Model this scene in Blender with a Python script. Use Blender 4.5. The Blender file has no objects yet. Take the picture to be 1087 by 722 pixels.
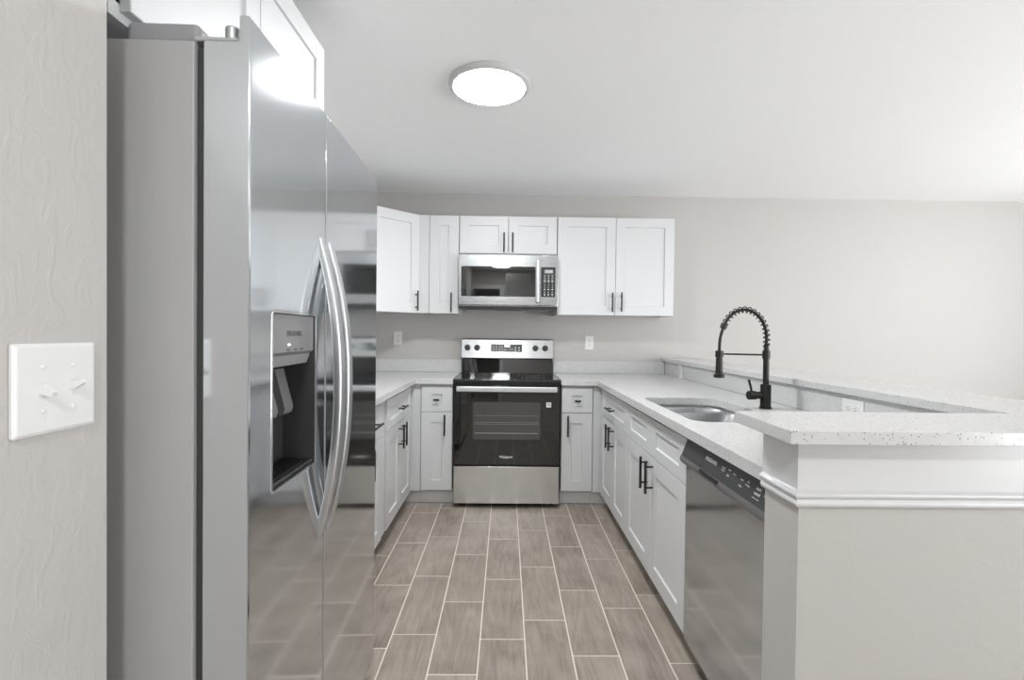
import bpy, bmesh, math, random
from mathutils import Vector, Matrix
random.seed(7)
PI = math.pi
S = bpy.context.scene
COL = S.collection

# ------------------------------------------------------------------ camera
F_PX, CAM_H, YAW, PITCH, ROLL = 515.4, 1.245, 0.012, -0.014, 0.0118
cy, sy, cp, sp = math.cos(YAW), math.sin(YAW), math.cos(PITCH), math.sin(PITCH)
X0 = Vector((cy, -sy, 0)); Y0 = Vector((sy, cy, 0)); Z0 = Vector((0, 0, 1))
D = cp * Y0 + sp * Z0
U = -sp * Y0 + cp * Z0
R = math.cos(ROLL) * X0 + math.sin(ROLL) * U
UP = math.cos(ROLL) * U - math.sin(ROLL) * X0
cam_data = bpy.data.cameras.new('camera')
cam_data.sensor_fit = 'HORIZONTAL'
cam_data.sensor_width = 36.0
cam_data.lens = F_PX / 1087.0 * 36.0
cam_data.clip_start = 0.02
cam = bpy.data.objects.new('camera', cam_data)
COL.objects.link(cam)
M = Matrix((R, UP, -D)).transposed().to_4x4()
M.translation = Vector((0, 0, CAM_H))
cam.matrix_world = M
S.camera = cam

# ------------------------------------------------------------------ world, daylight, exposure
LAMP_KITCHEN, LAMP_ENTRY = 112.0, 108.0   # radiance of the ceiling lamps' diffusers
WINDOW_WATTS = 62.0        # daylight through the living-room window
REAR_WATTS = 150.0          # fill light in an opening added to the rear wall
EXPOSURE = 0.17
w = bpy.data.worlds.new('sky'); S.world = w
w.use_nodes = True
w.node_tree.nodes['Background'].inputs[0].default_value = (0.85, 0.92, 1.0, 1)
w.node_tree.nodes['Background'].inputs[1].default_value = 1.0
S.view_settings.view_transform = 'Standard'
S.view_settings.look = 'None'
S.view_settings.exposure = EXPOSURE
S.view_settings.gamma = 1.0
S.view_settings.use_curve_mapping = False
S.cycles.max_bounces = 14
S.cycles.diffuse_bounces = 8
S.cycles.glossy_bounces = 6
S.cycles.caustics_reflective = True
S.cycles.sample_clamp_indirect = 8.0

def area_light(name, loc, target, sx, sy_, watts, color=(1, 1, 1)):
    ld = bpy.data.lights.new(name, 'AREA')
    ld.shape = 'RECTANGLE'; ld.size = sx; ld.size_y = sy_
    ld.energy = watts; ld.color = color
    o = bpy.data.objects.new(name, ld); COL.objects.link(o)
    o.location = loc
    o.rotation_euler = (Vector(target) - Vector(loc)).to_track_quat('-Z', 'Y').to_euler()
    return o
# area lights in unseen openings of the living side, tilted up to brighten the ceiling
area_light('window_daylight', (5.13, 1.75, 1.35), (0, 1.75, 3.2), 2.2, 1.5, WINDOW_WATTS, (0.955, 0.98, 1.0))
area_light('rear_fill_light', (4.3, -1.64, 1.1), (3.3, 3, 5.1), 1.3, 1.9, REAR_WATTS, (0.955, 0.98, 1.0))  # added fill from the rear, lifts the ceiling and the room

# ------------------------------------------------------------------ materials
def srgb(r, g, b):
    f = lambda c: (c / 255 / 12.92) if c <= 10 else ((c / 255 + 0.055) / 1.055) ** 2.4
    return (f(r), f(g), f(b), 1)

class Mat:
    def __init__(self, name):
        self.m = bpy.data.materials.new(name); self.m.use_nodes = True
        self.t = self.m.node_tree
        self.b = self.t.nodes['Principled BSDF']
    def n(self, typ, **kw):
        nd = self.t.nodes.new(typ)
        for k, v in kw.items():
            setattr(nd, k, v)
        return nd
    def l(self, a, b): self.t.links.new(a, b)
    def set(self, **kw):
        for k, v in kw.items():
            self.b.inputs[k.replace('_', ' ')].default_value = v
        return self

def plain(name, col, rough=0.5, metal=0.0, coat=0.0, **kw):
    m = Mat(name)
    m.set(Base_Color=col, Roughness=rough, Metallic=metal, Coat_Weight=coat, **kw)
    return m.m

def noise_bump(m, scale, strength, dist=0.002, stretch=(1, 1, 1), detail=4.0, distortion=0.0):
    g = m.n('ShaderNodeNewGeometry')
    mp = m.n('ShaderNodeMapping'); mp.inputs['Scale'].default_value = stretch
    nz = m.n('ShaderNodeTexNoise'); nz.inputs['Scale'].default_value = scale
    nz.inputs['Detail'].default_value = detail; nz.inputs['Distortion'].default_value = distortion
    bp = m.n('ShaderNodeBump'); bp.inputs['Strength'].default_value = strength; bp.inputs['Distance'].default_value = dist
    m.l(g.outputs['Position'], mp.inputs['Vector']); m.l(mp.outputs[0], nz.inputs['Vector'])
    m.l(nz.outputs['Fac'], bp.inputs['Height']); m.l(bp.outputs[0], m.b.inputs['Normal'])
    return nz, bp

def wall_paint(name, col, scale, strength, stretch=(1, 1, 1)):
    m = Mat(name); m.set(Base_Color=col, Roughness=0.62)
    g = m.n('ShaderNodeNewGeometry')
    mp = m.n('ShaderNodeMapping'); mp.inputs['Scale'].default_value = stretch
    m.l(g.outputs['Position'], mp.inputs['Vector'])
    n1 = m.n('ShaderNodeTexNoise'); n1.inputs['Scale'].default_value = scale
    n1.inputs['Detail'].default_value = 5; n1.inputs['Distortion'].default_value = 1.2
    n2 = m.n('ShaderNodeTexNoise'); n2.inputs['Scale'].default_value = scale * 4.5; n2.inputs['Detail'].default_value = 3
    rp = m.n('ShaderNodeValToRGB')
    rp.color_ramp.elements[0].position = 0.47; rp.color_ramp.elements[1].position = 0.62
    ad = m.n('ShaderNodeMath', operation='MULTIPLY_ADD'); ad.inputs[1].default_value = 0.22
    bp = m.n('ShaderNodeBump'); bp.inputs['Strength'].default_value = strength; bp.inputs['Distance'].default_value = 0.003
    m.l(mp.outputs[0], n1.inputs['Vector']); m.l(mp.outputs[0], n2.inputs['Vector'])
    m.l(n1.outputs['Fac'], rp.inputs['Fac'])
    m.l(n2.outputs['Fac'], ad.inputs[0]); m.l(rp.outputs['Color'], ad.inputs[2])
    m.l(ad.outputs[0], bp.inputs['Height']); m.l(bp.outputs[0], m.b.inputs['Normal'])
    return m.m

WALL = wall_paint('greige_wall_paint', (0.475, 0.459, 0.440, 1), 15, 0.07)
WALL_NEAR = wall_paint('trowelled_wall_paint', (0.475, 0.459, 0.440, 1), 34, 0.22, (1, 1, 0.5))
CEIL = wall_paint('ceiling_paint', (0.93, 0.94, 0.95, 1), 14, 0.10)
CAB = plain('cabinet_lacquer', (0.61, 0.615, 0.62, 1), 0.38)
CABIN = plain('cabinet_box', (0.62, 0.625, 0.63, 1), 0.5)
TOE = plain('toe_kick_white', (0.80, 0.805, 0.815, 1), 0.5)
TRIM = plain('trim_gloss_white', (0.645, 0.65, 0.655, 1), 0.3)
BLACK = plain('matte_black_metal', (0.012, 0.012, 0.012, 1), 0.42)
FAUCET = plain('faucet_black', (0.016, 0.015, 0.014, 1), 0.38, 0.3)
PLASTIC = plain('white_plastic', (0.72, 0.72, 0.715, 1), 0.3)
SLOT = plain('slot_dark', (0.05, 0.05, 0.05, 1), 0.6)
GLASSBLK = plain('black_glass', (0.009, 0.009, 0.009, 1), 0.02, 0.0, 0.0, Specular_IOR_Level=1.0)
COOKTOP = plain('ceramic_cooktop', (0.012, 0.012, 0.012, 1), 0.08, Specular_IOR_Level=0.7)
BLKPLA = plain('black_plastic', (0.02, 0.02, 0.021, 1), 0.35)
DWPANEL = plain('charcoal_plastic', (0.045, 0.045, 0.047, 1), 0.38)
FRSIDE = Mat('fridge_side_grey'); FRSIDE.set(Base_Color=(0.385, 0.385, 0.385, 1), Roughness=0.42, Metallic=0.0)
noise_bump(FRSIDE, 420, 0.12, 0.001); FRSIDE = FRSIDE.m
GREYPLA = plain('grey_plastic', (0.30, 0.30, 0.31, 1), 0.4)
DARKPLA = plain('dark_grey_plastic', (0.045, 0.045, 0.047, 1), 0.25)
PADDLE = plain('paddle_grey', (0.13, 0.13, 0.135, 1), 0.22)
PANELGREY = plain('dispenser_panel_grey', (0.215, 0.215, 0.22, 1), 0.3)
GASKET = plain('gasket_grey', (0.045, 0.045, 0.045, 1), 0.6)
CHROME = plain('bright_metal', (0.75, 0.75, 0.75, 1), 0.15, 1.0)
WHITEINK = plain('white_print', (0.80, 0.80, 0.80, 1), 0.5)
GREYINK = plain('grey_print', (0.10, 0.10, 0.10, 1), 0.5)
OVENWIN = plain('oven_window_glass', (0.055, 0.055, 0.055, 1), 0.04, Specular_IOR_Level=1.0)
DISPLAY = plain('display_panel', (0.03, 0.03, 0.032, 1), 0.2)
RINGINK = plain('burner_ring', (0.035, 0.035, 0.035, 1), 0.3)
LAMPTRIM = plain('lamp_trim', (0.55, 0.55, 0.55, 1), 0.4)

def steel(name, base, rough, grain, aniso=0.0, bump=0.05, tint=(.98, 1.015)):
    m = Mat(name); m.set(Base_Color=(base * tint[0], base, min(base * tint[1], 1), 1), Roughness=rough, Metallic=1.0, Anisotropic=aniso)
    nz, bp = noise_bump(m, 60, bump, 0.0006, grain, 2.0)
    mr = m.n('ShaderNodeMapRange'); mr.inputs['To Min'].default_value = rough * 0.8; mr.inputs['To Max'].default_value = rough * 1.25
    m.l(nz.outputs['Fac'], mr.inputs['Value']); m.l(mr.outputs[0], m.b.inputs['Roughness'])
    return m.m
STEEL = steel('brushed_steel', 0.57, 0.24, (.3, .3, 14), 0.0, 0.0)
STEEL_FR = steel('fridge_steel', 0.72, 0.085, (.3, .3, 16), 0.0, 0.0, (.96, 1.04))
SATIN = steel('satin_steel', 0.60, 0.36, (4, 4, 4), 0.0, 0.0)
STEEL_MW = steel('microwave_steel', 0.46, 0.27, (.3, .3, 14), 0.0, 0.0)
STEEL_DRAWER = steel('drawer_steel', 0.78, 0.20, (14, .3, .3), 0.0, 0.0)
BRIGHTBAR = steel('bright_satin_steel', 0.80, 0.42, (4, 4, 4), 0.0, 0.0)
STEEL_DW = steel('dishwasher_steel', 0.70, 0.11, (.3, .3, 12), 0.0, 0.0, (.95, 1.06))
STEEL_SINK = steel('sink_steel', 0.44, 0.42, (8, 8, 1), 0.0, 0.0)

def lamp_mat(power):
    m = Mat('lamp_diffuser')
    m.set(Base_Color=(0.9, 0.9, 0.9, 1), Emission_Color=(0.965, 0.985, 1, 1), Emission_Strength=power)
    return m.m
LED = Mat('led_white'); LED.set(Base_Color=(1, 1, 1, 1), Emission_Color=(1, 1, 1, 1), Emission_Strength=2.5); LED = LED.m

def quartz():
    m = Mat('speckled_quartz'); m.set(Roughness=0.22)
    g = m.n('ShaderNodeNewGeometry')
    v = m.n('ShaderNodeTexVoronoi'); v.inputs['Scale'].default_value = 185
    m.l(g.outputs['Position'], v.inputs['Vector'])
    lt = m.n('ShaderNodeMath', operation='LESS_THAN'); lt.inputs[1].default_value = 0.33
    m.l(v.outputs['Distance'], lt.inputs[0])
    sc = m.n('ShaderNodeSeparateColor'); m.l(v.outputs['Color'], sc.inputs[0])
    gt = m.n('ShaderNodeMath', operation='GREATER_THAN'); gt.inputs[1].default_value = 0.66
    m.l(sc.outputs[0], gt.inputs[0])
    mu = m.n('ShaderNodeMath', operation='MULTIPLY'); m.l(lt.outputs[0], mu.inputs[0]); m.l(gt.outputs[0], mu.inputs[1])
    mu2 = m.n('ShaderNodeMath', operation='MULTIPLY'); m.l(mu.outputs[0], mu2.inputs[0]); m.l(sc.outputs[1], mu2.inputs[1])
    nz = m.n('ShaderNodeTexNoise'); nz.inputs['Scale'].default_value = 55; nz.inputs['Detail'].default_value = 5
    m.l(g.outputs['Position'], nz.inputs['Vector'])
    r = m.n('ShaderNodeValToRGB')
    r.color_ramp.elements[0].position = 0.3; r.color_ramp.elements[0].color = (0.555, 0.555, 0.555, 1)
    r.color_ramp.elements[1].position = 0.62; r.color_ramp.elements[1].color = (0.59, 0.59, 0.59, 1)
    m.l(nz.outputs['Fac'], r.inputs['Fac'])
    mx = m.n('ShaderNodeMix', data_type='RGBA')
    m.l(mu2.outputs[0], mx.inputs['Factor']); m.l(r.outputs['Color'], mx.inputs['A'])
    mx.inputs['B'].default_value = (0.20, 0.19, 0.18, 1)
    m.l(mx.outputs['Result'], m.b.inputs['Base Color'])
    return m.m
QUARTZ = quartz()

def tile():
    m = Mat('wood_look_tile'); m.set(Roughness=0.42)
    g = m.n('ShaderNodeNewGeometry')
    rnd = g.outputs['Random Per Island']
    off = m.n('ShaderNodeCombineXYZ')
    k = m.n('ShaderNodeMath', operation='MULTIPLY'); k.inputs[1].default_value = 37.0
    m.l(rnd, k.inputs[0]); m.l(k.outputs[0], off.inputs['X']); m.l(k.outputs[0], off.inputs['Y']); m.l(k.outputs[0], off.inputs['Z'])
    ad = m.n('ShaderNodeVectorMath', operation='ADD'); m.l(g.outputs['Position'], ad.inputs[0]); m.l(off.outputs[0], ad.inputs[1])
    mp = m.n('ShaderNodeMapping'); mp.inputs['Scale'].default_value = (9.0, 1.5, 1)
    m.l(ad.outputs[0], mp.inputs['Vector'])
    n1 = m.n('ShaderNodeTexNoise'); n1.inputs['Scale'].default_value = 1.0; n1.inputs['Detail'].default_value = 2; n1.inputs['Distortion'].default_value = 0.6
    m.l(mp.outputs[0], n1.inputs['Vector'])
    # rings drawn out of the soft noise give cathedral grain
    wv = m.n('ShaderNodeMath', operation='MULTIPLY'); wv.inputs[1].default_value = 42.0
    m.l(n1.outputs['Fac'], wv.inputs[0])
    sn = m.n('ShaderNodeMath', operation='SINE'); m.l(wv.outputs[0], sn.inputs[0])
    mp2 = m.n('ShaderNodeMapping'); mp2.inputs['Scale'].default_value = (90, 7, 1)
    m.l(ad.outputs[0], mp2.inputs['Vector'])
    n2 = m.n('ShaderNodeTexNoise'); n2.inputs['Scale'].default_value = 1.0; n2.inputs['Detail'].default_value = 4
    m.l(mp2.outputs[0], n2.inputs['Vector'])
    n3 = m.n('ShaderNodeTexNoise'); n3.inputs['Scale'].default_value = 5.5; n3.inputs['Detail'].default_value = 4
    m.l(ad.outputs[0], n3.inputs['Vector'])
    n4 = m.n('ShaderNodeTexNoise'); n4.inputs['Scale'].default_value = 170; n4.inputs['Detail'].default_value = 2
    m.l(ad.outputs[0], n4.inputs['Vector'])
    def mad(x, f, add):
        q = m.n('ShaderNodeMath', operation='MULTIPLY_ADD'); q.inputs[1].default_value = f
        m.l(x, q.inputs[0])
        if isinstance(add, float): q.inputs[2].default_value = add
        else: m.l(add, q.inputs[2])
        return q.outputs[0]
    # rings show only in patches of the plank
    ms = m.n('ShaderNodeMath', operation='MULTIPLY'); m.l(sn.outputs[0], ms.inputs[0]); m.l(n3.outputs['Fac'], ms.inputs[1])
    a1 = m.n('ShaderNodeMath', operation='ADD'); a1.inputs[1].default_value = 0.0
    h = mad(ms.outputs[0], 0.13, 0.0)
    h = mad(n2.outputs['Fac'], 0.42, h)
    h = mad(n3.outputs['Fac'], 0.62, h)
    h = mad(n4.outputs['Fac'], 0.25, h)
    h = mad(rnd, 0.13, h)
    m.l(h, a1.inputs[0])
    r = m.n('ShaderNodeValToRGB')
    r.color_ramp.elements[0].position = 0.42; r.color_ramp.elements[0].color = (0.165, 0.134, 0.109, 1)
    r.color_ramp.elements[1].position = 0.95; r.color_ramp.elements[1].color = (0.375, 0.322, 0.275, 1)
    e = r.color_ramp.elements.new(0.64); e.color = (0.275, 0.234, 0.196, 1)
    m.l(a1.outputs[0], r.inputs['Fac'])
    m.l(r.outputs['Color'], m.b.inputs['Base Color'])
    bp = m.n('ShaderNodeBump'); bp.inputs['Strength'].default_value = 0.06; bp.inputs['Distance'].default_value = 0.001
    m.l(a1.outputs[0], bp.inputs['Height']); m.l(bp.outputs[0], m.b.inputs['Normal'])
    return m.m
TILE = tile()
GROUT = Mat('tile_grout'); GROUT.set(Base_Color=(0.72, 0.65, 0.565, 1), Roughness=0.8); noise_bump(GROUT, 300, 0.2); GROUT = GROUT.m

# ------------------------------------------------------------------ mesh helpers
def even_normals(o):
    wn = o.modifiers.new('even_normals', 'WEIGHTED_NORMAL'); wn.weight = 100; wn.keep_sharp = True

class MB:
    def __init__(self): self.bm = bmesh.new(); self.mi = 0
    def _tag(self, faces):
        for f in faces: f.material_index = self.mi
    def box(self, x0, x1, y0, y1, z0, z1, bevel=0.0, seg=2):
        r = bmesh.ops.create_cube(self.bm, size=1.0)
        vs = r['verts']
        for v in vs:
            v.co = Vector((x0 + (v.co.x + .5) * (x1 - x0), y0 + (v.co.y + .5) * (y1 - y0), z0 + (v.co.z + .5) * (z1 - z0)))
        fs = {f for v in vs for f in v.link_faces}
        self._tag(fs)
        if bevel > 0:
            es = list({e for v in vs for e in v.link_edges})
            b = bmesh.ops.bevel(self.bm, geom=es, offset=bevel, segments=seg, profile=0.5, affect='EDGES')
            self._tag(b['faces'])
        return self
    def quad(self, a, b, c, d):
        f = self.bm.faces.new([self.bm.verts.new(p) for p in (a, b, c, d)]); f.material_index = self.mi; return self
    def loft(self, rings, cap0=True, cap1=True, closed=True):
        vr = [[self.bm.verts.new(p) for p in ring] for ring in rings]
        n = len(vr[0])
        for i in range(len(vr) - 1):
            for j in range(n if closed else n - 1):
                k = (j + 1) % n
                f = self.bm.faces.new((vr[i][j], vr[i][k], vr[i + 1][k], vr[i + 1][j])); f.material_index = self.mi
        if cap0: f = self.bm.faces.new(list(reversed(vr[0]))); f.material_index = self.mi
        if cap1: f = self.bm.faces.new(vr[-1]); f.material_index = self.mi
        return self
    def tube(self, pts, r, seg=14, caps=True, closed=False):
        pts = [Vector(p) for p in pts]; n = len(pts)
        rs = r if isinstance(r, (list, tuple)) else [r] * n
        tang = []
        for i in range(n):
            a = pts[(i - 1) % n] if (i > 0 or closed) else pts[i]
            b = pts[(i + 1) % n] if (i < n - 1 or closed) else pts[i]
            tang.append((b - a).normalized())
        t0 = tang[0]
        nrm = t0.orthogonal().normalized()
        rings = []
        for i in range(n):
            if i: nrm = tang[i - 1].rotation_difference(tang[i]) @ nrm
            bn = tang[i].cross(nrm)
            rings.append([pts[i] + rs[i] * (math.cos(2 * PI * k / seg) * nrm + math.sin(2 * PI * k / seg) * bn) for k in range(seg)])
        if closed: rings.append(rings[0])
        return self.loft(rings, caps and not closed, caps and not closed)
    def lathe(self, prof, c=(0, 0, 0), axis='Z', seg=32):
        c = Vector(c); rings = []
        for (r, h) in prof:
            ring = []
            for k in range(seg):
                a = 2 * PI * k / seg; p, q = r * math.cos(a), r * math.sin(a)
                ring.append(c + {'Z': Vector((p, q, h)), 'Y': Vector((q, h, p)), 'X': Vector((h, p, q))}[axis])
            rings.append(ring)
        return self.loft(rings)
    def prism(self, poly, axis, a0, a1):
        """poly: 2D points; axis X: (y,z), Y: (x,z), Z: (x,y)"""
        def P(p, a): return {'X': (a, p[0], p[1]), 'Y': (p[0], a, p[1]), 'Z': (p[0], p[1], a)}[axis]
        return self.loft([[P(p, a0) for p in poly], [P(p, a1) for p in poly]])
    def mesh(self, me, mat=None):
        """append an existing mesh"""
        n0 = len(self.bm.faces)
        self.bm.from_mesh(me)
        self.bm.faces.ensure_lookup_table()
        for f in self.bm.faces[n0:]: f.material_index = self.mi
        return self
    def build(self, name, mats, parent=None, smooth=32, merge=False):
        if merge: bmesh.ops.remove_doubles(self.bm, verts=self.bm.verts, dist=1e-5)
        bmesh.ops.recalc_face_normals(self.bm, faces=self.bm.faces)
        me = bpy.data.meshes.new(name)
        self.bm.to_mesh(me); self.bm.free()
        for m in (mats if isinstance(mats, (list, tuple)) else [mats]): me.materials.append(m)
        me.shade_smooth(); me.set_sharp_from_angle(angle=math.radians(smooth))
        o = bpy.data.objects.new(name, me); COL.objects.link(o)
        even_normals(o)
        if parent is not None: o.parent = parent
        return o

def rrect(x0, x1, y0, y1, r, seg=8):
    pts = []
    rs = r if isinstance(r, (list, tuple)) else [r] * 4
    for (cx, cy_, a0, rr) in ((x1 - rs[0], y1 - rs[0], 0, rs[0]), (x0 + rs[1], y1 - rs[1], 90, rs[1]), (x0 + rs[2], y0 + rs[2], 180, rs[2]), (x1 - rs[3], y0 + rs[3], 270, rs[3])):
        if rr < 1e-6: pts.append((cx, cy_)); continue
        for k in range(seg + 1):
            a = math.radians(a0 + 90 * k / seg); pts.append((cx + rr * math.cos(a), cy_ + rr * math.sin(a)))
    return pts

def plate_mesh(loops, t, bevel=0.0):
    """slab from 2D loops (first outer, rest holes), z from 0 to t"""
    cu = bpy.data.curves.new('outline', 'CURVE'); cu.dimensions = '2D'; cu.fill_mode = 'BOTH'
    cu.extrude = t / 2 - bevel; cu.bevel_depth = bevel; cu.bevel_resolution = 1
    if bevel: cu.offset = -bevel
    for lp in loops:
        s = cu.splines.new('POLY'); s.points.add(len(lp) - 1); s.use_cyclic_u = True
        for p, q in zip(s.points, lp): p.co = (q[0], q[1], 0, 1)
    o = bpy.data.objects.new('outline', cu); COL.objects.link(o)
    dg = bpy.context.evaluated_depsgraph_get(); dg.update()
    me = bpy.data.meshes.new_from_object(o.evaluated_get(dg))
    bpy.data.objects.remove(o); bpy.data.curves.remove(cu)
    me.transform(Matrix.Translation((0, 0, t / 2)))
    return me

def text_mesh(body, size, depth=0.0004, bold=False, shear=0.0, align='CENTER', space=1.0):
    cu = bpy.data.curves.new('lettering', 'FONT'); cu.body = body; cu.size = size; cu.extrude = depth / 2
    cu.align_x = align; cu.align_y = 'CENTER'; cu.shear = shear; cu.space_character = space
    if bold: cu.offset = size * 0.012
    o = bpy.data.objects.new('lettering', cu); COL.objects.link(o)
    dg = bpy.context.evaluated_depsgraph_get(); dg.update()
    me = bpy.data.meshes.new_from_object(o.evaluated_get(dg))
    bpy.data.objects.remove(o); bpy.data.curves.remove(cu)
    return me

# matrices that lay a flat XY drawing on a face
FACE_NEG_Y = Matrix(((1, 0, 0, 0), (0, 0, -1, 0), (0, 1, 0, 0), (0, 0, 0, 1)))     # x->x, y->z, normal -y
FACE_POS_X = Matrix(((0, 0, 1, 0), (1, 0, 0, 0), (0, 1, 0, 0), (0, 0, 0, 1)))      # x->y, y->z, normal +x

def ob(name, me, mats, parent=None, smooth=32):
    me.materials.clear()
    for m in (mats if isinstance(mats, (list, tuple)) else [mats]): me.materials.append(m)
    me.shade_smooth(); me.set_sharp_from_angle(angle=math.radians(smooth))
    o = bpy.data.objects.new(name, me); COL.objects.link(o)
    even_normals(o)
    if parent is not None: o.parent = parent
    me.name = name
    return o

def thing(name, label, cat, loc=(0, 0, 0), rz=0.0, group=None):
    o = bpy.data.objects.new(name, None); COL.objects.link(o)
    o.empty_display_size = 0.05
    o.location = loc; o.rotation_euler = (0, 0, rz)
    o['label'] = label; o['category'] = cat
    if group: o['group'] = group
    return o
def tag(o, label, cat, group=None):
    o['label'] = label; o['category'] = cat
    if group: o['group'] = group
    return o
def struct(o): o['kind'] = 'structure'; return o

# ------------------------------------------------------------------ the setting
YW, XL, XR, YB, ZC = 4.10, -1.30, 5.10, -1.60, 2.412
TOPZ, UNDER = 0.914, 0.876

# floor: one tiled surface, rows staggered as laid
TW, TL, XG, GW = 0.1816, 0.4795, -0.0014, 0.0052
OFFS = {-3: .294, -2: .460, -1: .069, 0: .314, 1: .040, 2: .173, 3: .420, 4: .267, 5: .380}
m = MB()
m.mi = 1
m.box(XL - .1, XR + .1, YB - .1, YW + .1, -0.05, -0.0012)
m.mi = 0
for c in range(-9, 30):
    cx = XG + TW * (c - 1 + 0.0)
    x0, x1 = max(cx - TW / 2 + GW / 2, XL), min(cx + TW / 2 - GW / 2, XR)
    if x1 - x0 < 0.01: continue
    o_ = OFFS.get(c, random.random() * TL)
    k = int((YB - o_) / TL) - 1
    while True:
        y0, y1 = o_ + k * TL + GW / 2, o_ + (k + 1) * TL - GW / 2
        k += 1
        if y0 > YW: break
        if y1 < YB + .02: continue
        y0, y1 = max(y0, YB), min(y1, YW)
        if y1 - y0 < 0.01: continue
        m.box(x0, x1, y0, y1, -0.004, 0.0, 0.0009, 1)
struct(m.build('floor', [TILE, GROUT]))

struct(MB().box(XL - .1, XR + .1, YB - .1, YW + .1, ZC, ZC + .1).build('ceiling', CEIL))
struct(MB().box(XL - .1, XR + .1, YW, YW + .12, 0, ZC).build('wall_back', WALL))
struct(MB().box(XL - .1, XL, 0.60, YW, 0, ZC).build('wall_left', WALL))
# the block of wall nearest the camera, its end beside the refrigerator
struct(MB().box(XL, -0.637, YB, 0.7845, 0, ZC, 0.004, 2).build('wall_near', WALL_NEAR))
# right wall with a wide window opening
wy0, wy1, wz0, wz1 = 0.60, 2.90, 0.55, 2.15
m = MB()
m.box(XR, XR + .12, YB, wy0, 0, ZC); m.box(XR, XR + .12, wy1, YW, 0, ZC)
m.box(XR, XR + .12, wy0, wy1, 0, wz0); m.box(XR, XR + .12, wy0, wy1, wz1, ZC)
struct(m.build('wall_right', WALL))
# rear wall with a doorway and an opening added for the rear fill light
dx0, dx1, dz1 = -0.62, -0.13, 2.06
ex0, ex1, ez0, ez1 = 3.6, 5.0, 0.10, 2.10
m = MB()
m.box(XL, dx0, YB - .12, YB, 0, ZC); m.box(dx0, dx1, YB - .12, YB, dz1, ZC); m.box(dx1, ex0, YB - .12, YB, 0, ZC)
m.box(dx0 - .1, dx1 + .1, YB - 1.3, YB - 1.2, 0, ZC); m.box(dx0 - .1, dx0, YB - 1.2, YB - .12, 0, ZC); m.box(dx1, dx1 + .1, YB - 1.2, YB - .12, 0, ZC); m.box(dx0, dx1, YB - 1.2, YB - .12, dz1, dz1 + .1); m.box(dx0, dx1, YB - 1.2, YB, -.05, 0)
m.box(ex1, XR, YB - .12, YB, 0, ZC)
m.box(ex0, ex1, YB - .12, YB, 0, ez0); m.box(ex0, ex1, YB - .12, YB, ez1, ZC)
struct(m.build('wall_rear', WALL))
def window_frame(name, horiz):
    m = MB(); t = .05
    if horiz:   # in rear wall
        a0, a1, b0, b1 = ex0, ex1, ez0, ez1
        f = lambda p0, p1, q0, q1: m.box(p0, p1, YB - .06, YB + .015, q0, q1, .003, 1)
    else:
        a0, a1, b0, b1 = wy0, wy1, wz0, wz1
        f = lambda p0, p1, q0, q1: m.box(XR - .015, XR + .06, p0, p1, q0, q1, .003, 1)
    f(a0 - .06, a0 + t, b0 - .06, b1 + .06); f(a1 - t, a1 + .06, b0 - .06, b1 + .06)
    f(a0 + t, a1 - t, b0 - .06, b0 + t); f(a0 + t, a1 - t, b1 - t, b1 + .06)
    f((a0 + a1) / 2 - .025, (a0 + a1) / 2 + .025, b0 + t, b1 - t)
    return struct(m.build(name, TRIM))
m = MB(); m.box(dx1, dx1 + .075, YB, YB + .018, 0, dz1 + .075, .003, 1); m.box(-.635, dx1, YB, YB + .018, dz1, dz1 + .075, .003, 1)
struct(m.build('trim_3', TRIM))
window_frame('window_1', False); window_frame('added_window', True)  # the rear frame surrounds the added fill-light opening

# peninsula half wall (an L in plan) under the raised bar
PX0, PX1, PY0, PY1, PZ = 0.65, 1.58, 1.06, 1.198, 1.0215
PIN = 1.365
m = MB()
m.prism([(PX0, PY0), (PX1, PY0), (PX1, YW), (PIN, YW), (PIN, PY1), (PX0, PY1)], 'Z', 0, PZ)
struct(m.build('wall_peninsula', WALL))
# painted frieze board above the moulding, round the end of the half wall
fz0 = 0.905
m = MB()
m.prism([(PX0 - .007, PY0 - .007), (PX1 + .007, PY0 - .007), (PX1 + .007, 2.6), (PX1 + .0005, 2.6), (PX1 + .0005, PY0 - .0005), (PX0 - .0005, PY0 - .0005), (PX0 - .0005, PY1), (PX0 - .007, PY1)], 'Z', fz0, PZ)
struct(m.build('trim_1', TRIM))
# moulding under it: profile (outward, z) swept round the corner
prof = [(0.0, .868), (.004, .868), (.010, .872), (.0125, .878), (.011, .884), (.0075, .887), (.0075, .8885), (.010, .890), (.0145, .894), (.016, .899), (.014, .903), (.009, .9055), (.007, .909), (0.0, .909)]
def offset_path(d):
    return [(PX0 - .0005 - d, PY1), (PX0 - .0005 - d, PY0 - .0005 - d), (PX1 + .0005 + d, PY0 - .0005 - d), (PX1 + .0005 + d, 2.6)]
rings = []
for i in range(4):
    rings.append([Vector((*offset_path(d)[i], z)) for (d, z) in prof])
m = MB(); m.loft(rings)
struct(m.build('trim_2', TRIM, smooth=50))

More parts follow.
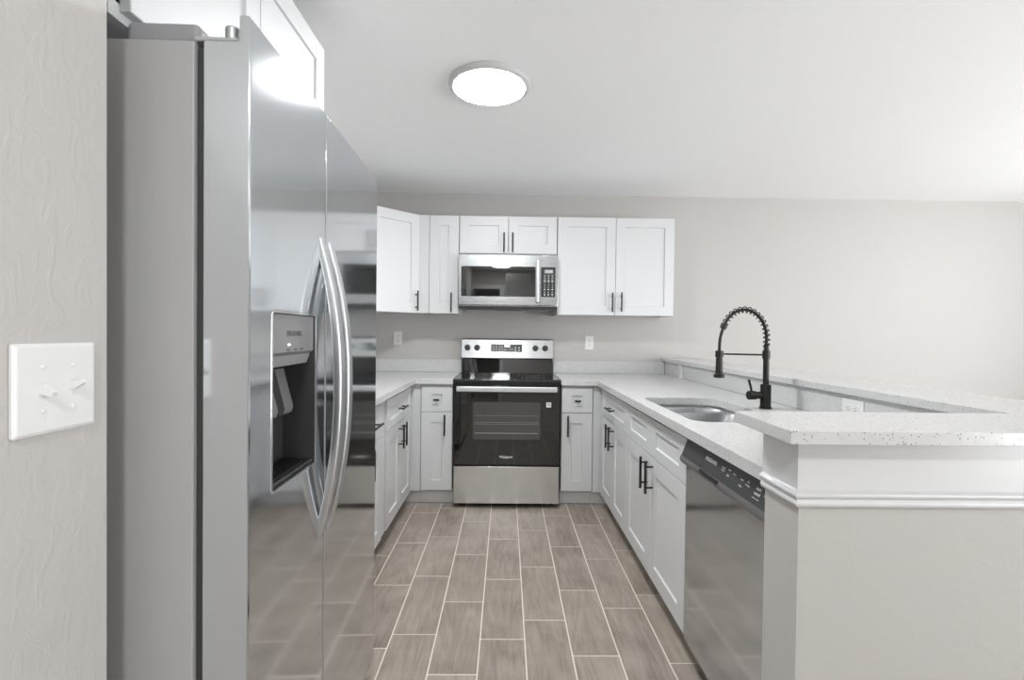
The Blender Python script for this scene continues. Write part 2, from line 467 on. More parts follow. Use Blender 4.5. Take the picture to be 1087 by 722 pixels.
# ------------------------------------------------------------------ cabinets
def shaker(m, x0, x1, z0, z1, rail=.072, t=.02, y=0.0, rec=.008, rail_z=None, ends=(1, 1)):
    rz = rail if rail_z is None else rail_z
    b = .0016
    def ring(il, ir, iz, yy): return [(x0 + il, yy, z0 + iz), (x1 - ir, yy, z0 + iz), (x1 - ir, yy, z1 - iz), (x0 + il, yy, z1 - iz)]
    rg = [ring(0, 0, 0, y + t), ring(0, 0, 0, y + b), ring(b * ends[0], b * ends[1], b, y),
          ring(rail, rail, rz, y), ring(rail + .003, rail + .003, rz + .003, y + rec)]
    m.loft(rg, True, True)
def bar_handle(parent, axis, c, length=.15, y=0.0):
    m = MB(); r = .0062; so = .034
    if axis == 'Z':
        m.tube([(c[0], y - so, c[1] - length / 2), (c[0], y - so, c[1] + length / 2)], r, 14)
        for s in (-1, 1): m.tube([(c[0], y + .0002, c[1] + s * .048), (c[0], y - so, c[1] + s * .048)], .0046, 10)
    else:
        m.tube([(c[0] - length / 2, y - so, c[1]), (c[0] + length / 2, y - so, c[1])], r, 14)
        for s in (-1, 1): m.tube([(c[0] + s * .048, y + .0002, c[1]), (c[0] + s * .048, y - so, c[1])], .0046, 10)
    return m.build('handle', BLACK, parent)
def knob(parent, c, y=0.0):
    m = MB()
    m.tube([(c[0], y + .0002, c[1]), (c[0], y - .02, c[1])], .0055, 12)
    m.tube([(c[0] - .021, y - .025, c[1]), (c[0] + .021, y - .025, c[1])], .0075, 14)
    return m.build('knob', BLACK, parent)
def door(root, x0, x1, z0, z1, h=None, rail=.072, name='door'):
    m = MB(); shaker(m, x0, x1, z0, z1, rail)
    o = m.build(name, CAB, root)
    if h: bar_handle(o, 'Z', h)
    return o
def drawer(root, x0, x1, z0, z1, h=None, k=None, rail=.072):
    m = MB(); shaker(m, x0, x1, z0, z1, rail, rail_z=.052)
    o = m.build('drawer', CAB, root)
    if h: bar_handle(o, 'X', h)
    if k: knob(o, k)
    return o
def base_body(root, w_, d, z0=.105, z1=.8755, toe=True):
    m = MB(); t = .018; y0 = .0206
    m.box(0.0008, t, y0, d, z0, z1); m.box(w_ - t, w_ - .0008, y0, d, z0, z1)
    m.box(t, w_ - t, y0, d, z0, z0 + t); m.box(t, w_ - t, d - .006, d, z0 + t, z1)
    m.box(t, w_ - t, y0, y0 + .02, z1 - .035, z1); m.box(t, w_ - t, y0, y0 + .02, z0 + t, z0 + .036)
    m.box(t, w_ - t, y0, y0 + .02, .668, .692)
    m.build('body', CABIN, root)
    if toe:
        m = MB(); m.box(.0008, w_ - .0008, .078, .094, 0.0005, z0 - .0005); m.box(.0008, .018, .094, d - .05, 0.0005, z0 - .0005); m.box(w_ - .018, w_ - .0008, .094, d - .05, 0.0005, z0 - .0005)
        m.build('toe_kick', TOE, root)
def wall_body(root, w_, d, z0, z1):
    m = MB(); t = .016; y0 = .0206
    m.box(0.0008, t, y0, d, z0, z1); m.box(w_ - t, w_ - .0008, y0, d, z0, z1)
    m.box(t, w_ - t, y0, d, z1 - t, z1); m.box(t, w_ - t, y0, d, z0 + .014, z0 + .014 + t)
    m.box(t, w_ - t, y0, y0 + .018, z0, z0 + .014)
    m.box(t, w_ - t, d - .006, d, z0 + .03, z1 - t)
    return m.build('body', CABIN, root)

DTOP, DBOT, GAPZ = .855, .115, .677
YF = 3.467
def base_small(label, x0, x1, hx):
    r = thing('base_cabinet', label, 'cabinet', (x0, YF, 0), 0, 'narrow base cabinets beside the range')
    w_ = x1 - x0; base_body(r, w_, YW - YF - .003)
    drawer(r, .003, w_ - .003, GAPZ + .002, DTOP, k=(w_ / 2, .765))
    door(r, .003, w_ - .003, DBOT, GAPZ - .002, (hx, .587))
    return r
base_small('narrow white base cabinet in the corner by the refrigerator side of the range', -.604, -.3775, .226 - .052)
base_small('narrow white base cabinet between the range and the sink run', .402, .629, .044)
def filler(name, label, x0, x1, y0, y1, z0, z1, toe=None, rz=0, loc=(0, 0, 0)):
    r = thing(name, label, 'filler', loc, rz)
    m = MB(); m.box(x0, x1, y0, y1, z0, z1, .001, 1); m.build('filler_face', CAB, r)
    if toe:
        m = MB(); m.box(*toe); m.build('toe_kick', TOE, r)
    return r
filler('corner_filler', 'narrow white corner strip between the sink run and the cabinet by the range', .630, .703, YF + .012, YF + .03, DBOT - .01, .8755, (.630, .760, YF + .078, YF + .094, .0005, .1045))
filler('corner_filler', 'narrow white corner strip beside the drawer cabinet on the refrigerator wall', -.690, -.605, YF + .012, YF + .03, DBOT - .01, .8755, (-.746, -.605, YF + .078, YF + .094, .0005, .1045))

# right run: faces -x ; local x runs toward the camera
XRF = .6816
def right_run(name, label, y_far, w_, group=None):
    return thing(name, label, 'cabinet', (XRF, y_far, 0), -PI / 2, group)
RD = 1.362 - XRF
r = right_run('base_cabinet', 'white two-door base cabinet with one bar-handled drawer, beside the sink cabinet', 3.432, .722)
base_body(r, .722, RD - .02)
drawer(r, .004, .718, GAPZ + .002, DTOP, h=(.361, .766))
door(r, .004, .3595, DBOT, GAPZ - .002, (.3595 - .040, .589))
door(r, .3625, .718, DBOT, GAPZ - .002, (.3625 + .040, .589))
r = right_run('sink_cabinet', 'wide white sink cabinet with blank double-panel front beside the dishwasher', 2.708, .898)
base_body(r, .898, RD - .02)
m = MB(); shaker(m, .003, .449, GAPZ + .002, DTOP, .074, rail_z=.052, ends=(1, 0)); shaker(m, .449, .895, GAPZ + .002, DTOP, .074, rail_z=.052, ends=(0, 1))
m.build('false_front', CAB, r, merge=True)
door(r, .003, .4475, DBOT, GAPZ - .002, (.4475 - .040, .589))
door(r, .4505, .895, DBOT, GAPZ - .002, (.4505 + .040, .589))

# left run: faces +x ; local x runs away from the camera
XLF = -.668
LD = -XL + XLF
r = thing('base_cabinet', 'white two-door drawer cabinet on the refrigerator wall, in the corner by the range', 'cabinet', (XLF, 2.745, 0), PI / 2)
base_body(r, .690, LD - .004)
drawer(r, .004, .686, GAPZ + .002, DTOP, h=(.345, .766))
door(r, .004, .3435, DBOT, GAPZ - .002, (.3435 - .042, .589))
door(r, .3465, .686, DBOT, GAPZ - .002, (.3465 + .042, .589))
filler('filler_strip', 'white filler strip between the two base cabinets on the refrigerator wall', .0015, .103, .012, .03, DBOT - .01, .8755, (.0015, .103, .078, .094, .0005, .1045), PI / 2, (XLF, 2.640, 0))
r = thing('base_cabinet', 'white base cabinet mostly hidden behind the far edge of the refrigerator', 'cabinet', (XLF, 2.020, 0), PI / 2)
base_body(r, .618, LD - .004)
drawer(r, .004, .614, GAPZ + .002, DTOP, h=(.43, .766))
door(r, .004, .3075, DBOT, GAPZ - .002, (.27, .589)); door(r, .3105, .614, DBOT, GAPZ - .002, (.345, .589))

# wall cabinets
UB, UT, YU = 1.393, 2.153, 3.778
UD = YW - YU - .002
r = thing('wall_cabinet', 'large white double-door wall cabinet, beside the microwave above the sink-side counter', 'cabinet', (.390, YU, 0), 0)
wall_body(r, .914, UD, UB, UT)
door(r, .003, .4545, UB, UT - .002, (.4545 - .026, UB + .099)); door(r, .4575, .911, UB, UT - .002, (.4575 + .042, UB + .103))
r = thing('wall_cabinet', 'short white two-door wall cabinet directly above the microwave', 'cabinet', (-.372, YU, 0), 0)
wall_body(r, .761, UD, 1.8455, UT)
door(r, .003, .3785, 1.862, UT - .002, (.3785 - .032, 1.945)); door(r, .3815, .757, 1.862, UT - .002, (.3815 + .032, 1.945))
r = thing('wall_cabinet', 'narrow white single-door wall cabinet between the microwave and the angled corner cabinet', 'cabinet', (-.603, YU, 0), 0)
wall_body(r, .230, UD, UB, UT)
door(r, .002, .228, UB, UT - .002, (.228 - .052, UB + .084), .078)
r = thing('filler_strip', 'thin white vertical filler strip beside the angled corner wall cabinet', 'filler', (0, 0, 0))
m = MB(); m.box(-.6845, -.6040, YU + .004, YU + .022, UB, UT, .001, 1); m.build('filler_face', CAB, r)
# angled corner cabinet
ca = Vector((-.690, 3.795)); cb = Vector((-.995, 3.490))
r = thing('corner_wall_cabinet', 'white angled corner wall cabinet with one door above the corner counter', 'cabinet', (cb.x, cb.y, 0), PI / 4)
L_ = (ca - cb).length
c45 = math.cos(PI / 4)
def to_local(p):
    d = Vector(p) - cb
    return (d.x * c45 + d.y * c45, -d.x * c45 + d.y * c45)
poly = [to_local(p) for p in ((-.6905, 3.7955), (-.6905, YW - .002), (XL + .002, YW - .002), (XL + .002, 3.4905), (-.9955, 3.4905))]
m = MB(); m.prism(poly, 'Z', UB + .006, UT); m.build('body', CABIN, r)
m = MB(); shaker(m, .012, L_ - .006, UB, UT - .002, .072, y=-.0212); o = m.build('door', CAB, r)
bar_handle(o, 'Z', (L_ - .04, UB + .092), .15, -.0212)
# cabinet above the refrigerator: faces +x
r = thing('wall_cabinet', 'deep white two-door wall cabinet above the refrigerator', 'cabinet', (-.685, .868, 0), PI / 2)
wall_body(r, .978, .612, 1.801, 2.30)
door(r, .026, .4855, 1.818, 2.285, (.4855 - .04, 1.91)); door(r, .4885, .952, 1.818, 2.285, (.4885 + .04, 1.91))

# ------------------------------------------------------------------ counters
def slab(name, loops, z0, t, label, cat, mat=QUARTZ):
    me = plate_mesh(loops, t, .0022)
    me.transform(Matrix.Translation((0, 0, z0)))
    o = ob(name, me, mat); return tag(o, label, cat)
CL, CR, CB = -.640, .652, 3.447
slab('countertop', [[(XL + .002, 1.80), (CL, 1.80), (CL, CB), (-.3745, CB), (-.3745, YW - .002), (XL + .002, YW - .002)]], UNDER, TOPZ - UNDER,
     'white quartz countertop in the corner between refrigerator and range', 'countertop')
SX0, SX1, SY0, SY1 = .726, 1.106, 1.845, 2.560
hole = list(reversed(rrect(SX0, SX1, SY0, SY1, [.11, .05, .075, .10], 10)))
slab('countertop', [[(CR, PY1 + .002), (1.362, PY1 + .002), (1.362, YW - .002), (.398, YW - .002), (.398, CB), (CR, CB)], hole], UNDER, TOPZ - UNDER,
     'white quartz countertop of the sink run, with the sink cut out of it', 'countertop')
def backsplash(label, x0, x1, y0, y1, z1=1.016):
    o = MB().box(x0, x1, y0, y1, TOPZ + .0006, z1, .0015, 1).build('backsplash', QUARTZ)
    return tag(o, label, 'backsplash')
backsplash('low white quartz backsplash on the back wall, refrigerator side of the range', XL + .0225, -.3745, YW - .0215, YW - .0015)
backsplash('low white quartz backsplash on the back wall between range and peninsula', .398, 1.340, YW - .0215, YW - .0015)
backsplash('low white quartz backsplash on the refrigerator-side wall above the corner counter', XL + .0015, XL + .0215, 1.85, YW - .0225)
backsplash('white quartz backsplash of the peninsula behind sink and faucet', 1.3435, 1.3635, PY1 + .003, YW - .0015, 1.0215)
# raised bar: an L-shaped ledge on the half wall
slab('bar_ledge', [[(.588, .988), (1.645, .988), (1.645, YW - .001), (1.322, YW - .001), (1.322, 1.248), (.593, 1.248)]], 1.0225, .0285,
     'raised L-shaped white speckled quartz bar ledge on top of the peninsula half wall', 'bar ledge')

# ------------------------------------------------------------------ sink
r = thing('sink', 'undermount stainless steel double-bowl sink in the white quartz counter', 'sink', (0, 0, 0))
def bowl(y0, y1, rr, depth):
    x0, x1 = SX0 - .004, SX1 + .004
    zt = .8662
    m = MB()
    rings = []
    def ring(ins, z, rad): return [Vector((p[0], p[1], z)) for p in rrect(x0 + ins, x1 - ins, y0 + ins, y1 - ins, rad, 8)]
    rings.append(ring(-.016, .8752, [q + .016 for q in rr])) if False else None
    rings = [ring(0, zt, rr), ring(.004, zt - .006, rr), ring(.010, zt - depth * .5, rr), ring(.016, zt - depth + .03, rr)]
    for k in range(1, 6):
        a = k / 5 * PI / 2
        rings.append(ring(.016 + .03 * (1 - math.cos(a)), zt - depth + .03 - .03 * math.sin(a), [max(q - .02 * (k / 5), .02) for q in rr]))
    m.loft(rings, False, True)
    o = m.build('bowl', STEEL_SINK, r, smooth=60)
    sm = o.modifiers.new('thickness', 'SOLIDIFY'); sm.thickness = .0012; sm.offset = 1
    d = MB(); d.lathe([(.001, .0018), (.030, .0018), (.042, .0030), (.044, .0008), (.044, .0002), (.001, .0002)], ((x0 + x1) / 2 + .02, (y0 + y1) / 2, zt - depth), 'Z', 28)
    d.build('drain', CHROME, r)
YD = 2.385
bowl(SY0 - .004, YD - .011, [.06, .06, .075, .10], .19)
bowl(YD + .011, SY1 + .004, [.11, .05, .06, .06], .19)
# rim flange under the stone and the low divider between the bowls
x0, x1 = SX0 - .004, SX1 + .004
lo = [rrect(SX0 - .022, SX1 + .022, SY0 - .022, SY1 + .022, .11, 8), list(reversed(rrect(x0, x1, SY0 - .004, YD - .011, [.06, .06, .075, .10], 8))), list(reversed(rrect(x0, x1, YD + .011, SY1 + .004, [.11, .05, .06, .06], 8)))]
me = plate_mesh(lo, .0015); me.transform(Matrix.Translation((0, 0, .8655)))
ob('rim', me, STEEL_SINK, r)
me = plate_mesh([rrect(SX0 - .022, SX1 + .022, SY0 - .022, SY1 + .022, .11, 8), list(reversed(rrect(x0, x1, SY0 - .004, SY1 + .004, [.11, .05, .075, .10], 8)))], .0080)
me.transform(Matrix.Translation((0, 0, .8672)))
ob('rim_flange', me, STEEL_SINK, r)

# ------------------------------------------------------------------ faucet
fx, fy = 1.193, 2.21
r = thing('kitchen_faucet', 'matte black spring-neck kitchen faucet standing behind the sink', 'faucet', (fx, fy, TOPZ), 0)
m = MB(); m.lathe([(.027, .0006), (.027, .005), (.0245, .008), (.0230, .010), (.0230, .106), (.0215, .110), (.001, .110)], (0, 0, 0), 'Z', 32); m.build('base', FAUCET, r)
m = MB(); m.lathe([(.0130, .1105), (.0130, .268), (.0115, .270), (.0115, .295), (.001, .295)], (0, 0, 0), 'Z', 28); m.build('column', FAUCET, r)
# hose path: up from the column, over the arch, down to the spray head
P = []
zc, rc = .318, .104
for k in range(5): P.append(Vector((0, 0, .28 + (zc - .28) * k / 4)))
for k in range(1, 25):
    a = PI * k / 24 * .86
    P.append(Vector((-rc + rc * math.cos(a), 0, zc + rc * 1.28 * math.sin(a))))
e0 = P[-1]; sp_end = len(P)
for k in range(1, 11):
    t = k / 10
    b0, b1, b2, b3 = e0, e0 + Vector((-.016, 0, -.05)), Vector((-.2165, 0, .32)), Vector((-.2165, 0, .255))
    P.append(b0 * (1 - t) ** 3 + b1 * 3 * t * (1 - t) ** 2 + b2 * 3 * t * t * (1 - t) + b3 * t ** 3)
m = MB(); m.tube(P, .0070, 14); m.build('hose', FAUCET, r)
# spring coil round the first stretch
def along(path, s):
    ds = [(path[i + 1] - path[i]).length for i in range(len(path) - 1)]
    tot = sum(ds); d = s * tot
    for i, q in enumerate(ds):
        if d <= q or i == len(ds) - 1:
            f = min(d / q, 1); return path[i].lerp(path[i + 1], f), (path[i + 1] - path[i]).normalized()
        d -= q
sp_path = P[:sp_end]
turns, per = 17, 14
co = []
for k in range(turns * per + 1):
    p, tg = along(sp_path, k / (turns * per))
    nn = Vector((0, 1, 0)); bb = tg.cross(nn)
    a = 2 * PI * k / per
    co.append(p + .0138 * (math.cos(a) * nn + math.sin(a) * bb))
m = MB(); m.tube(co, .0026, 6); m.build('spring', FAUCET, r, smooth=60)
m = MB(); d = (P[sp_end - 1] - P[sp_end - 2]).normalized()
m.tube([P[sp_end - 1] - d * .012, P[sp_end - 1] + d * .012], .0145, 20); m.build('spring_collar', FAUCET, r)
m = MB(); m.tube([(-.0145, 0, .2455), (-.199, 0, .2475)], .0042, 12)
m.lathe([(.0175, .232), (.0175, .262), (.010, .262), (.010, .232)], (-.2165, 0, 0), 'Z', 28)
m.lathe([(.0170, .228), (.0170, .264), (.0132, .264), (.0132, .228)], (0, 0, 0), 'Z', 28)
m.build('support_arm', FAUCET, r)
m = MB(); m.lathe([(.0085, .2315), (.0130, .2310), (.0145, .224), (.0160, .165), (.0165, .158), (.0235, .153), (.0240, .141), (.0205, .1385), (.001, .1385)], (-.2165, 0, 0), 'Z', 30)
m.build('spray_head', FAUCET, r)
m = MB(); m.lathe([(.0085, .2312), (.0095, .2345), (.0085, .2375)], (-.2165, 0, 0), 'Z', 24); m.build('swivel_ring', CHROME, r)
m = MB()
m.tube([(-.024, 0, .060), (-.052, -.004, .060)], .0165, 22)
m.tube([(-.0525, -.004, .060), (-.082, -.008, .060)], .0205, 22)
m.tube([(-.068, -.006, .078), (-.076, -.010, .105), (-.086, -.014, .131)], [.0050, .0052, .0056], 12)
m.build('lever', FAUCET, r)

# ------------------------------------------------------------------ range
sx, sy_, sw = .0118, 3.43, .762
r = thing('electric_range', 'freestanding stainless steel electric range with black ceramic cooktop', 'range', (sx, sy_, 0), 0)
hw = sw / 2 - .002
m = MB(); m.box(-hw, hw, .034, .655, .028, .894, .002, 1)
for s in (-1, 1):
    for yy in (.09, .60): m.lathe([(.016, .0005), (.016, .012), (.009, .013), (.009, .03)], (s * (hw - .05), yy, 0), 'Z', 16)
m.build('body', BLKPLA, r)
m = MB(); m.box(-hw + .005, hw - .005, .0, .033, .034, .298, .004, 2)
m.build('drawer', STEEL_DRAWER, r)
# oven door: black glass face in a black frame
m = MB(); m.box(-hw + .003, hw - .003, .002, .033, .312, .872, .004, 2)
dr = m.build('door', GLASSBLK, r)
me = plate_mesh([rrect(-.241, .236, .491, .755, .012, 4)], .0016); me.transform(Matrix.Translation((0, .0018, 0)) @ FACE_NEG_Y); ob('window', me, OVENWIN, dr)
# printed line round the window, rack seen through it
m = MB()
for zz, q in ((.535, .0022), (.60, .0009), (.612, .0009), (.66, .0009)): m.tube([(-.228, .0002, zz), (.223, .0002, zz)], q, 6)
m.build('oven_rack', GREYPLA, dr)
m = MB()
m.box(-.357, .352, -.040, -.018, .831, .868, .006, 3)
for s in (-1, 1): m.box(s * .325 - .014, s * .325 + .014, -.022, .004, .838, .861, .003, 2)
m.build('handle', BRIGHTBAR, dr)
me = plate_mesh([rrect(.278, .312, .722, .757, .002, 2)], .0005); me.transform(Matrix.Translation((0, .0016, 0)) @ FACE_NEG_Y)
st = ob('sticker', me, WHITEINK, dr)
m = MB()
for zz in (.747, .741, .735): m.box(.284, .306, .0006, .0011, zz, zz + .0022)
m.build('print', GREYINK, dr)
me = text_mesh('Whirlpool', .0225, .0005, True); me.transform(Matrix.Translation((-.004, .0016, .3665)) @ FACE_NEG_Y); ob('lettering', me, WHITEINK, dr)
# logo swoosh round the lettering
m = MB(); m.tube([(-.004 + .034 * math.cos(a), .0014, .3665 + .0095 * math.sin(a)) for a in [PI * 1.12 + k * PI * .55 / 12 for k in range(13)]], [.0003 + .0006 * math.sin(PI * k / 12) for k in range(13)], 6); m.build('logo_swoosh', WHITEINK, dr)
# cooktop
m = MB(); m.box(-hw - .0, hw, .004, .592, .8955, .9165, .005, 3); ck = m.build('cooktop', COOKTOP, r)
for (bx, by, br) in ((-.19, .16, .105), (.19, .16, .085), (-.19, .43, .075), (.19, .43, .105)):
    m = MB()
    for q in (br, br * .62):
        pts = [(bx + q * math.cos(2 * PI * k / 40), by + q * math.sin(2 * PI * k / 40), .9166) for k in range(40)]
        m.tube(pts, .0008, 5, False, True)
    m.build('burner_ring', RINGINK, ck)
m = MB(); m.box(-hw + .001, hw - .001, .001, .006, .896, .910, .001, 1); m.build('cooktop_edge', BLKPLA, ck)
# backguard: black riser with a sloping steel panel above
m = MB(); m.prism([(.594, .9), (.655, .9), (.655, 1.03), (.606, 1.03)], 'X', -hw + .006, hw - .006); m.build('backguard_riser', GLASSBLK, r)
m = MB(); m.prism([(.585, 1.034), (.578, 1.040), (.602, 1.188), (.610, 1.196), (.655, 1.196), (.655, 1.031), (.590, 1.031)], 'X', -hw, hw); bg = m.build('backguard', STEEL, r)
def bgm(x, z):   # point on the sloping face
    t = (z - 1.040) / .148
    return Vector((x, .578 + .024 * t, z))
tilt = math.atan2(.024, .148)
def bg_mat(x, z, lift=0.0): return Matrix.Translation(bgm(x, z) + Vector((0, -math.cos(tilt), math.sin(tilt))) * lift) @ Matrix.Rotation(-tilt, 4, 'X') @ FACE_NEG_Y
me = plate_mesh([rrect(-.128, .128, -.031, .031, .002, 2)], .0012); me.transform(bg_mat(-.008, 1.121, .0002)); dp = ob('display', me, DISPLAY, r)
def small_print(items, mat, parent, name='lettering'):
    for (body, size, mtx, bold) in items:
        me = text_mesh(body, size, .0003, bold); me.transform(mtx); ob(name, me, mat, parent)
it = [('12:00', .022, bg_mat(-.004, 1.137, .0016), True)]
small_print(it, LED, dp, 'clock_digits')
def dot(x, z, a, b):
    m = MB()
    me = plate_mesh([rrect(-a, a, -b, b, min(a, b) * .9, 3)], .0004); me.transform(bg_mat(x, z, .0015)); m.mesh(me); bpy.data.meshes.remove(me); m.build('button', WHITEINK, dp)
for cx in (-.118, -.092, -.066, -.046): 
    for cz in (1.104, 1.121, 1.138): dot(cx, cz, .0065, .0016)
for cx in (.066, .096):
    for cz in (1.105, 1.125): dot(cx, cz, .0052, .0048)
for cx in (.022, .040): dot(cx, 1.112, .005, .0016)
dot(-.02, 1.106, .012, .0016)
for kx, kz in ((-.331, 1.122), (-.2515, 1.122), (.2315, 1.122), (.3125, 1.122)):
    m = MB(); m.lathe([(.001, .026), (.0185, .026), (.0205, .022), (.0215, .006), (.0245, .004), (.0245, .0), (.001, .0)], (0, 0, 0), 'Z', 30)
    m.box(-.0045, .0045, -.019, .019, .022, .032, .002, 2)
    o = m.build('knob', BLKPLA, r)
    o.matrix_parent_inverse = Matrix.Identity(4)
    o.matrix_basis = bg_mat(kx, kz, .0004)
for kx in (-.331, -.2515, .2315, .3125):
    m = MB()
    me = plate_mesh([rrect(-.002, .002, -.005, .005, .0015, 2)], .0003); me.transform(bg_mat(kx, 1.160, .0002)); m.mesh(me); bpy.data.meshes.remove(me)
    m.build('knob_mark', GREYINK, bg)

# ------------------------------------------------------------------ microwave
r = thing('microwave', 'over-the-range stainless steel microwave with black glass door', 'microwave', (.0118, 3.695, 1.437), 0)
MW, MH = .3775, .403
m = MB(); m.box(-MW, MW, .028, .398, .012, MH, .002, 1); m.build('body', STEEL_MW, r)
# front: steel door frame with glass, control side
gx0, gx1, gz0, gz1 = -.360, .205, .086, .313
me = plate_mesh([[(-MW, .022), (.2445, .022), (.2445, MH - .001), (-MW, MH - .001)], list(reversed(rrect(gx0, gx1, gz0, gz1, .006, 3)))], .026, .002)
me.transform(Matrix.Translation((0, .026, 0)) @ FACE_NEG_Y); dr = ob('door', me, STEEL_MW, r)
m = MB(); m.box(gx0 - .002, gx1 + .002, .004, .012, gz0 - .002, gz1 + .002); m.build('window', GLASSBLK, dr)
me = plate_mesh([rrect(-.02, .170, .100, .262, .006, 3)], .0006); me.transform(Matrix.Translation((0, .0040, 0)) @ FACE_NEG_Y)
ob('window_screen', me, plain('microwave_screen', (.03, .03, .03, 1), .12), dr)
m = MB(); m.box(.208, .233, -.036, -.018, .040, .362, .007, 3)
for zz in (.062, .340): m.box(.211, .230, -.022, .002, zz - .014, zz + .014, .003, 2)
m.build('handle', SATIN, dr)
me = plate_mesh([[(.2465, .022), (MW, .022), (MW, MH - .001), (.2465, MH - .001)]], .026, .002); me.transform(Matrix.Translation((0, .026, 0)) @ FACE_NEG_Y)
cpn = ob('control_side', me, STEEL_MW, r)
me = plate_mesh([rrect(.2385 + .010, .357, .086, .313, .003, 2)], .0012); me.transform(Matrix.Translation((0, -.0001, 0)) @ FACE_NEG_Y); kp = ob('keypad', me, BLKPLA, r)
me = plate_mesh([rrect(.272, .340, .264, .294, .001, 2)], .0006); me.transform(Matrix.Translation((0, -.0014, 0)) @ FACE_NEG_Y); ob('display', me, plain('lcd_grey', (.22, .22, .23, 1), .3), kp)
it = [('10:00', .026, Matrix.Translation((.306, -.0021, .279)) @ FACE_NEG_Y, True)]
small_print(it, WHITEINK, kp, 'clock_digits')
m = MB()
rows = [(.251, .008, .0016), (.240, .006, .0025), (.229, .008, .0016), (.217, .006, .003), (.204, .0085, .004), (.186, .002, .004), (.172, .0025, .004), (.158, .0025, .004), (.143, .006, .005), (.122, .004, .003), (.108, .006, .003), (.099, .004, .004)]
for (zz, a, b) in rows:
    for cx in (.276, .305, .334):
        m.box(cx - a, cx + a, -.0018, -.0014, zz - b * .6, zz + b * .6)
m.build('keypad_marks', WHITEINK, kp)
small_print([('FRIGIDAIRE', .0105, Matrix.Translation((.025, -.0003, .052)) @ FACE_NEG_Y, False)], GREYPLA, dr, 'lettering')
m = MB(); m.box(-MW + .004, MW - .004, .006, .39, -.004, .011, .002, 1); m.build('bottom_tray', BLKPLA, r)
for a, b in ((-.32, -.11), (.11, .32)): MB().box(a, b, .10, .30, -.010, -.0045, .002, 1).build('grease_filter', STEEL, r)

# ------------------------------------------------------------------ dishwasher (faces -x)
r = thing('dishwasher', 'stainless steel dishwasher with charcoal control strip at the peninsula end', 'dishwasher', (XRF - .004, 1.806, 0), -PI / 2)
DW = .602
m = MB(); m.box(.004, DW - .004, .046, .60, .10, .868, .002, 1); m.build('body', BLKPLA, r)
m = MB(); m.box(.010, DW - .010, .070, .085, .0006, .099); m.build('toe_kick', BLKPLA, r)
m = MB(); m.box(.002, DW - .002, .002, .045, .105, .764, .005, 2); m.build('door', STEEL_DW, r)
# control strip: leaning face over a rounded lip
def prof_poly(): return [(.045, .766), (.002, .766), (-.012, .770), (-.020, .778), (-.021, .788), (-.017, .797), (.008, .862), (.012, .865), (.045, .865)]
m = MB(); m.prism(prof_poly(), 'X', .002, DW - .002); cs = m.build('control_strip', DWPANEL, r, smooth=25)
# lower rounded lip reads lighter; pocket grip cut under the badge
m = MB(); m.prism([(-.0213, .788), (-.0207, .7775), (-.0128, .7695), (.0005, .7655), (.0005, .7645), (-.0135, .7680), (-.0220, .7770), (-.0226, .788), (-.0185, .7980), (-.0172, .7972)], 'X', .003, DW - .003); m.build('lip', plain('lip_grey', (.13, .13, .133, 1), .3), cs, smooth=60)
m = MB(); m.prism(rrect(.185, .325, .7835, .7965, .006, 4), 'Y', -.0245, -.0150); m.build('grip_pocket', BLKPLA, cs)
# marks on the leaning face
dv = Vector((0, .025, .065)).normalized()
tl = math.atan2(.025, .065)
def dwm(x, s, lift=.0003):
    p = Vector((x, -.017, .797)) + dv * s + Vector((0, -math.cos(tl), math.sin(tl))) * lift
    return Matrix.Translation(p) @ Matrix.Rotation(-tl, 4, 'X') @ FACE_NEG_Y
m = MB(); me = plate_mesh([rrect(-.0008, .0008, -.032, .032, .0004, 1)], .0003); me.transform(dwm(.172, .034)); m.mesh(me); m.build('panel_joint', BLKPLA, cs)
it = [('FRIGIDAIRE', .0165, dwm(.232, .041), True), ('normal', .0085, dwm(.322, .044), False), ('heavy', .0085, dwm(.322, .036), False), ('wash', .0085, dwm(.360, .047), False), ('light', .0085, dwm(.360, .030), False),
      ('rinse', .0085, dwm(.392, .044), False), ('start', .0085, dwm(.440, .042), True), ('delay', .0085, dwm(.440, .024), False), ('dry', .0085, dwm(.474, .046), False), ('hi temp', .0075, dwm(.474, .036), False),
      ('start', .013, dwm(.530, .044), True), ('cancel', .012, dwm(.530, .030), True), ('press to start', .006, dwm(.530, .017), False), ('lock', .007, dwm(.568, .036), False)]
small_print(it, WHITEINK, cs, 'lettering')

